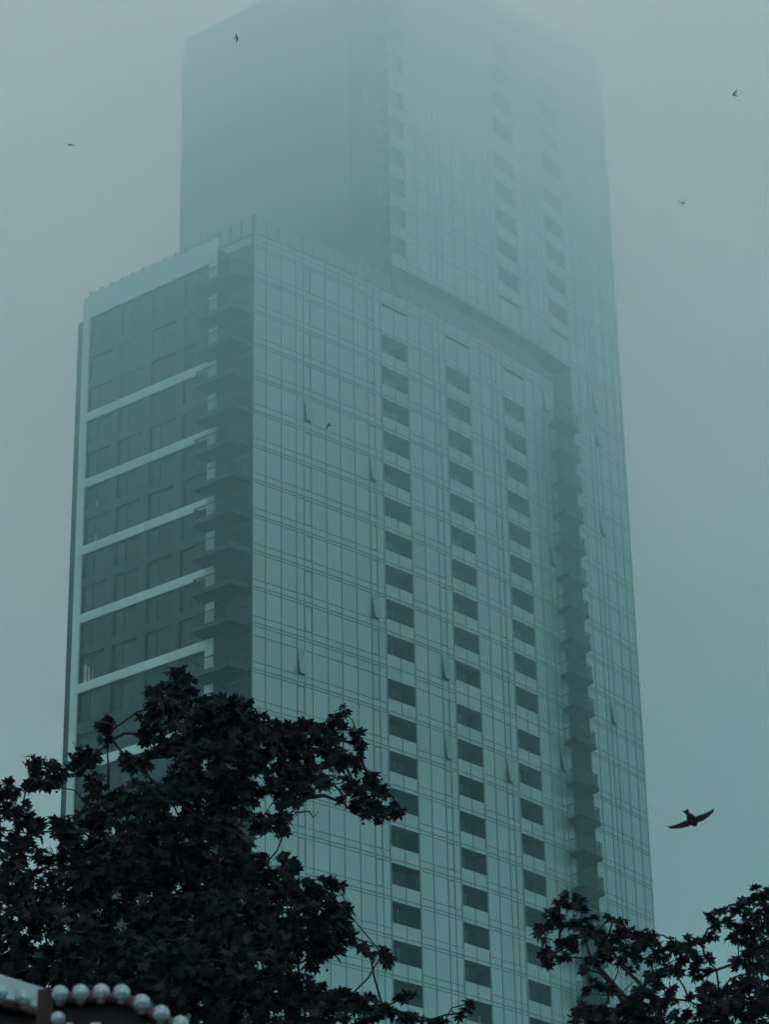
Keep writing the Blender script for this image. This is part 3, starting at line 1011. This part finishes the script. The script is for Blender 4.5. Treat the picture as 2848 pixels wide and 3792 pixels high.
tree('plane_tree', 'smaller dark plane tree at the lower right with bare limbs showing below its leaves', BR, HR, 36.0, 2.2, (gx.x, gx.y, 0.0), 5.2,
     [(2073.5, 3380), (2126, 3391), (2120, 3471)],
     [[_z(740, 900, .07), _z(700, 850, .06), _z(620, 750, .045), _z(540, 650, .035), _z(500, 590, .025), _z(470, 500, .015)],
      [_z(610, 745, .02), _z(560, 705, .015), _z(500, 690, .010), _z(460, 700, .006)],
      [_z(860, 830, .05), _z(820, 770, .03), _z(760, 710, .02), _z(700, 640, .012)], [_z(850, 800, .03), _z(880, 750, .02), _z(930, 720, .012)],
      [_z(710, 850, .015), _z(640, 850, .01), _z(560, 850, .008), _z(500, 830, .005)],
      [_z(340, 400, .012), _z(342, 340, .010), _z(352, 300, .007)], [_z(705, 835, .008), _z(740, 805, .008), _z(785, 765, .006)]])

# ------------------------------------------------------------------ birds
def bird(label, px, py, dist, span, fwd, wing_l, wing_r, fork=0.3, chord=0.17, sweep_k=0.22, fat=1.15):
    """One continuous swallow-like body. fwd and the two wing directions are given in view axes (right, up, away)."""
    def vw(t):
        return (RT * t[0] + UP * t[1] + FW * t[2])
    c = at(px, py, dist)
    f = vw(fwd).normalized()
    half = span / 2
    ln = span * 0.42
    wl, wr = vw(wing_l), vw(wing_r)
    side = (wr.normalized() - wl.normalized())
    side = (side - f * side.dot(f)).normalized()
    up = side.cross(f).normalized()
    mb = MB()
    # body: spindle from beak to tail
    prof = [(.56, .004), (.52, .018), (.47, .042), (.40, .062), (.30, .070), (.18, .088), (.02, .092), (-.14, .075), (-.28, .045), (-.40, .028)]
    pts = [f * (t * ln) for t, _ in prof]
    mb.tube(pts, [r * ln * 1.15 * fat for _, r in prof], 12)
    # tail: shallow fork
    for sg in (-1, 1):
        th = 0.011 * span
        base = f * (-.30 * ln)
        a = [base + side * (sg * -.002 * span), base + side * (sg * .035 * span), f * (-.64 * ln) + side * (sg * .062 * span), f * (-(.64 - fork * .3) * ln) + side * (sg * -.002 * span)]
        if sg < 0:
            a.reverse()
        mb.hexa([p - up * th for p in a], [p + up * th for p in a])
    # wings: curved, pointed; leading edge swept back
    for wd, sg in ((wl, -1), (wr, 1)):
        sc = wd.length
        w_ = wd.normalized()
        n = 9
        nrm = w_.cross(f).normalized()
        prev = None
        for i in range(n + 1):
            t = i / n
            c0 = chord * span * (1.0 + 0.12 * math.sin(math.pi * min(1.0, t * 1.6)))
            le = c0 * .55 * (1 - t ** 2.4) - sweep_k * half * t * t
            te = -c0 * .45 - sweep_k * half * t * t
            th = 0.020 * span * (1 - .6 * t)
            if i == n:
                le = te + 0.004 * span
            o = w_ * (t * half * sc) + f * (.13 * ln) + nrm * (0.05 * half * math.sin(t * 3.0)) * sg
            mid_ = le + (te - le) * .3
            ring = [o + f * le, o + nrm * th + f * mid_, o + f * te, o - nrm * th + f * mid_]
            if prev is not None:
                if sg > 0:
                    mb.hexa(prev, ring)
                else:
                    mb.hexa(list(reversed(prev)), list(reversed(ring)))
            prev = ring
    me = bpy.data.meshes.new('bird')
    me.from_pydata(mb.v, [], mb.f)
    tmp = bpy.data.objects.new('tmp_bird', me)
    COL.objects.link(tmp)
    rm = tmp.modifiers.new('r', 'REMESH')
    rm.mode = 'VOXEL'
    rm.voxel_size = span * 0.008
    sm = tmp.modifiers.new('s', 'SMOOTH')
    sm.iterations = 2
    sm.factor = 0.4
    dg = bpy.context.evaluated_depsgraph_get()
    dg.update()
    res = bpy.data.meshes.new_from_object(tmp.evaluated_get(dg))
    bpy.data.objects.remove(tmp)
    res.name = 'bird'
    res.materials.clear()
    res.materials.append(M_BIRD)
    res.polygons.foreach_set('use_smooth', [True] * len(res.polygons))
    o = link('bird', res)
    o.location = c
    tag(o, label, 'bird', 'birds in flight')
    return o


bird('largest black bird gliding with both wings spread beside the tower', 2561, 3031, 25.0, 0.505, (0.35, -0.55, -0.75), (-0.93, -0.36, 0.1), (0.93, 0.37, 0.1), fork=.2, chord=.18, sweep_k=0.02, fat=2.0)
bird('small dark bird with upright wings at the top against the foggy tower', 875, 141, 38.0, 0.170, (1.0, -0.08, -0.2), (-0.12, 1.0, 0.1), (0.05, -1.0, 0.1), fork=.1, chord=.17)
bird('small dark bird at the upper right with one wing raised steeply', 2722, 353, 38.0, 0.205, (-0.95, 0.25, -0.25), (0.38, 0.98, 0.0), (0.2, 0.0, 1.0), fork=.6, chord=.16)
bird('small dark bird with drooping wings in the pale sky left of the tower', 258, 536, 36.0, 0.150, (-0.55, 0.5, -0.9), (-0.55, -0.22, 0.25), (1.0, -0.10, 0.1), fork=.2, chord=.17)
bird('tiny dark bird with a V of raised wings at the right of the foggy tower', 2532, 753, 36.0, 0.185, (-0.5, -0.35, -1.0), (-0.85, 0.55, 0.3), (0.42, 0.95, 0.1), fork=.3, chord=.15)
bird('small black bird flying in front of the pale glass facade', 1219, 1572, 38.0, 0.175, (-0.45, 0.5, -0.75), (-0.75, -1.0, 0.1), (0.55, -0.28, -0.75), fork=.2, chord=.17)

# ------------------------------------------------------------------ carousel canopy and the bulb-lit arch in front of it
BD = 12.0
MPX = BD / FPX * 1.08


def bulb(parent, p, r=0.040):
    mb = MB()
    mb.ball((0, 0, 0), r, 24, 16, 0)
    mb.tube([(0, 0.0, -r * .8), (0, 0.012, -r * 1.25)], [r * .5, r * .55], 12, 1)
    o = mb.build('bulb', [M_BULB, M_RIM], parent, True)
    o.location = p
    return o


# arch: a black board with a curved brown rim, on two posts
arch_px = [(165, 3690), (222, 3684), (298, 3680), (374, 3677), (450, 3680), (524, 3716), (596, 3757), (668, 3796), (735, 3840), (795, 3890), (845, 3945), (885, 4005), (910, 4070)]
A0 = at(165, 3690, BD)
arch = empty('marquee_arch', (A0.x + 0.4, A0.y, 0))
tag(arch, 'black arched sign board edged with a row of large round bulbs', 'sign')
inv = Vector((A0.x + 0.4, A0.y, 0))
P = [at(x, y, BD) - inv for x, y in arch_px]
bd = MB()
zl = P[-1].z - 0.12
ring = [Vector((P[0].x - .01, 0, zl))] + [Vector((p.x, 0, p.z - 0.022)) for p in P] + [Vector((P[-1].x, 0, zl))]
bd.hexa([Vector((p.x, 0.05, p.z)) for p in ring], [Vector((p.x, 0.12, p.z)) for p in ring])
bd.build('board', M_BLACK, arch)
rim = MB()
rim.tube([Vector((p.x, 0.03, p.z - 0.012)) for p in P], 0.030, 10)
rim.build('rim', M_RIM, arch, True)
pst = MB()
x0 = P[0].x
pst.box((x0 - .035, 0.0, 0), (0.075, 0, 0), (0, .1, 0), (0, 0, P[0].z + 0.035))
pst.build('post', M_POST, arch)
pst = MB()
pst.box((P[-1].x - .035, 0.0, 0), (0.075, 0, 0), (0, .1, 0), (0, 0, P[-1].z))
pst.build('post', M_POST, arch)
for p in P[1:]:
    bulb(arch, Vector((p.x, -0.012, p.z)))
p = at(215, 3776, BD) - inv
bulb(arch, Vector((p.x, -0.02, p.z)), 0.034)
pn = MB()
for xa, xb in ((240, 264), (333, 368)):
    a, b = at(xa, 3783, BD) - inv, at(xb, 3783, BD) - inv
    pn.box((a.x, 0.02, a.z - 0.25), (b.x - a.x, 0, 0), (0, .028, 0), (0, 0, .25))
a, b = at(264, 3788, BD) - inv, at(333, 3788, BD) - inv
pn.box((a.x, 0.035, a.z - 0.25), (b.x - a.x, 0, 0), (0, .014, 0), (0, 0, .25), 1)
pn.build('inner_panel', [M_TEAL, M_RIM], arch)

# carousel: canvas cone on a ring of rounding boards
CD = 13.4
edge = at(150, 3745, CD)
RAD = 2.6
ctr = Vector((edge.x - RAD * 0.80, edge.y + RAD * 0.60, 0))
car = empty('carousel', (ctr.x, ctr.y, 0))
tag(car, 'carousel with a teal canvas roof and bulbs along its dark eave', 'carousel')
ez = edge.z
apex = ez + 0.62
cn = MB()
NS = 36
prof = [(RAD, 0.0), (RAD * 0.975, 0.10), (RAD * .90, 0.235), (RAD * .6, .47), (RAD * .25, .74), (0.02, .95)]
for i in range(NS):
    a0, a1 = 2 * math.pi * i / NS, 2 * math.pi * (i + 1) / NS
    for (r0, h0), (r1, h1) in zip(prof[:-1], prof[1:]):
        cn.quad([(r0 * math.cos(a0), r0 * math.sin(a0), ez + h0), (r0 * math.cos(a1), r0 * math.sin(a1), ez + h0),
                 (r1 * math.cos(a1), r1 * math.sin(a1), ez + h1), (r1 * math.cos(a0), r1 * math.sin(a0), ez + h1)])
cn.build('canopy', M_CANVAS, car, True)
NB = 10
for i in range(NB):
    a0, a1 = 2 * math.pi * i / NB, 2 * math.pi * (i + 1) / NB
    mb = MB()
    n = 8
    top, bot = [], []
    for j in range(n + 1):
        a = a0 + (a1 - a0) * j / n
        h = 0.012 * math.sin(math.pi * j / n)
        top.append(Vector((RAD * 1.03 * math.cos(a), RAD * 1.03 * math.sin(a), ez + h - 0.04)))
        bot.append(Vector((RAD * 1.03 * math.cos(a), RAD * 1.03 * math.sin(a), ez - 0.28 + 0.05 * math.sin(math.pi * j / n))))
    ringp = top + list(reversed(bot))
    cen = [Vector((p.x * .985, p.y * .985, p.z)) for p in ringp]
    mb.hexa(ringp, cen)
    mb.tube([p * 1.0 for p in top], 0.028, 8, 1)
    mb.build('rounding_board', [M_BLACK, M_RIM], car)
post = MB()
post.tube([(0, 0, 0), (0, 0, ez + .9)], .22, 16)
post.build('centre_pole', M_TEAL, car, True)
fl = MB()
fl.tube([(0, 0, 0), (0, 0, .35)], RAD * .96, 36)
fl.build('platform', M_RIM, car)
for i in range(5):
    a = -(R(36.9) + (0.235 + 0.15 * i) / RAD)
    bulb(car, Vector((RAD * 1.05 * math.cos(a), RAD * 1.05 * math.sin(a), ez - 0.005)), 0.044)

# ------------------------------------------------------------------ haze and low cloud
def volume_box(name, lo, hi, density_nodes, colour):
    mb = MB()
    mb.box(lo, (hi[0] - lo[0], 0, 0), (0, hi[1] - lo[1], 0), (0, 0, hi[2] - lo[2]))
    m = bpy.data.materials.new(name)
    m.use_nodes = True
    t = m.node_tree
    t.nodes.clear()
    o = t.nodes.new('ShaderNodeOutputMaterial')
    v = t.nodes.new('ShaderNodeVolumePrincipled')
    v.inputs['Color'].default_value = (*colour, 1)
    v.inputs['Anisotropy'].default_value = 0.0
    t.links.new(v.outputs[0], o.inputs['Volume'])
    density_nodes(t, v)
    ob = mb.build(name, m)
    tag(ob, kind='stuff')
    return ob


def even(t, v):
    v.inputs['Density'].default_value = HAZE


def rising(t, v):
    """Thin fog from just above the tree tops, thickening steadily above the roof of the lower block."""
    def math_(op, a, b=None, clamp=False):
        n = t.nodes.new('ShaderNodeMath')
        n.operation = op
        n.use_clamp = clamp
        for i, x in enumerate((a, b)):
            if x is None:
                continue
            if hasattr(x, 'links'):
                t.links.new(x, n.inputs[i])
            else:
                n.inputs[i].default_value = x
        return n.outputs[0]
    ge = t.nodes.new('ShaderNodeNewGeometry')
    sp = t.nodes.new('ShaderNodeSeparateXYZ')
    t.links.new(ge.outputs['Position'], sp.inputs[0])
    nz = t.nodes.new('ShaderNodeTexNoise')
    nz.inputs['Scale'].default_value = 0.012
    nz.inputs['Detail'].default_value = 2
    t.links.new(ge.outputs['Position'], nz.inputs['Vector'])
    wob = math_('MULTIPLY', math_('SUBTRACT', nz.outputs['Fac'], 0.5), 26.0)
    z = math_('ADD', sp.outputs['Z'], wob)
    thin = math_('MULTIPLY', math_('DIVIDE', math_('SUBTRACT', sp.outputs['Z'], 14.0), 25.0, True), FOG0)
    side = math_('ADD', math_('MULTIPLY', math_('DIVIDE', math_('ADD', sp.outputs['X'], 0.0), 30.0, True), 1.8), 1.0)   # the bank comes in from the right
    up = math_('MAXIMUM', math_('SUBTRACT', z, CLOUD_BASE), 0.0)
    rise = math_('MULTIPLY', math_('MULTIPLY', up, CLOUD_K), math_('ADD', math_('MULTIPLY', up, 0.0135), 0.40))
    t.links.new(math_('ADD', math_('MULTIPLY', thin, side), rise), v.inputs['Density'])
    cr = t.nodes.new('ShaderNodeValToRGB')   # greener below, paler in the thick of it
    cr.color_ramp.elements[0].position = 0.45
    cr.color_ramp.elements[0].color = (0.52, 0.965, 0.98, 1)
    cr.color_ramp.elements[1].position = 0.85
    cr.color_ramp.elements[1].color = (0.995, 0.985, 0.99, 1)
    t.links.new(math_('DIVIDE', sp.outputs['Z'], 180.0, True), cr.inputs['Fac'])
    t.links.new(cr.outputs['Color'], v.inputs['Color'])


volume_box('haze', (-260, -60, -1), (260, 460, 168), even, (0.38, 0.95, 0.97))
volume_box('low_cloud', (-420, -160, 14), (420, 620, 178), rising, (0.955, 0.985, 0.99))
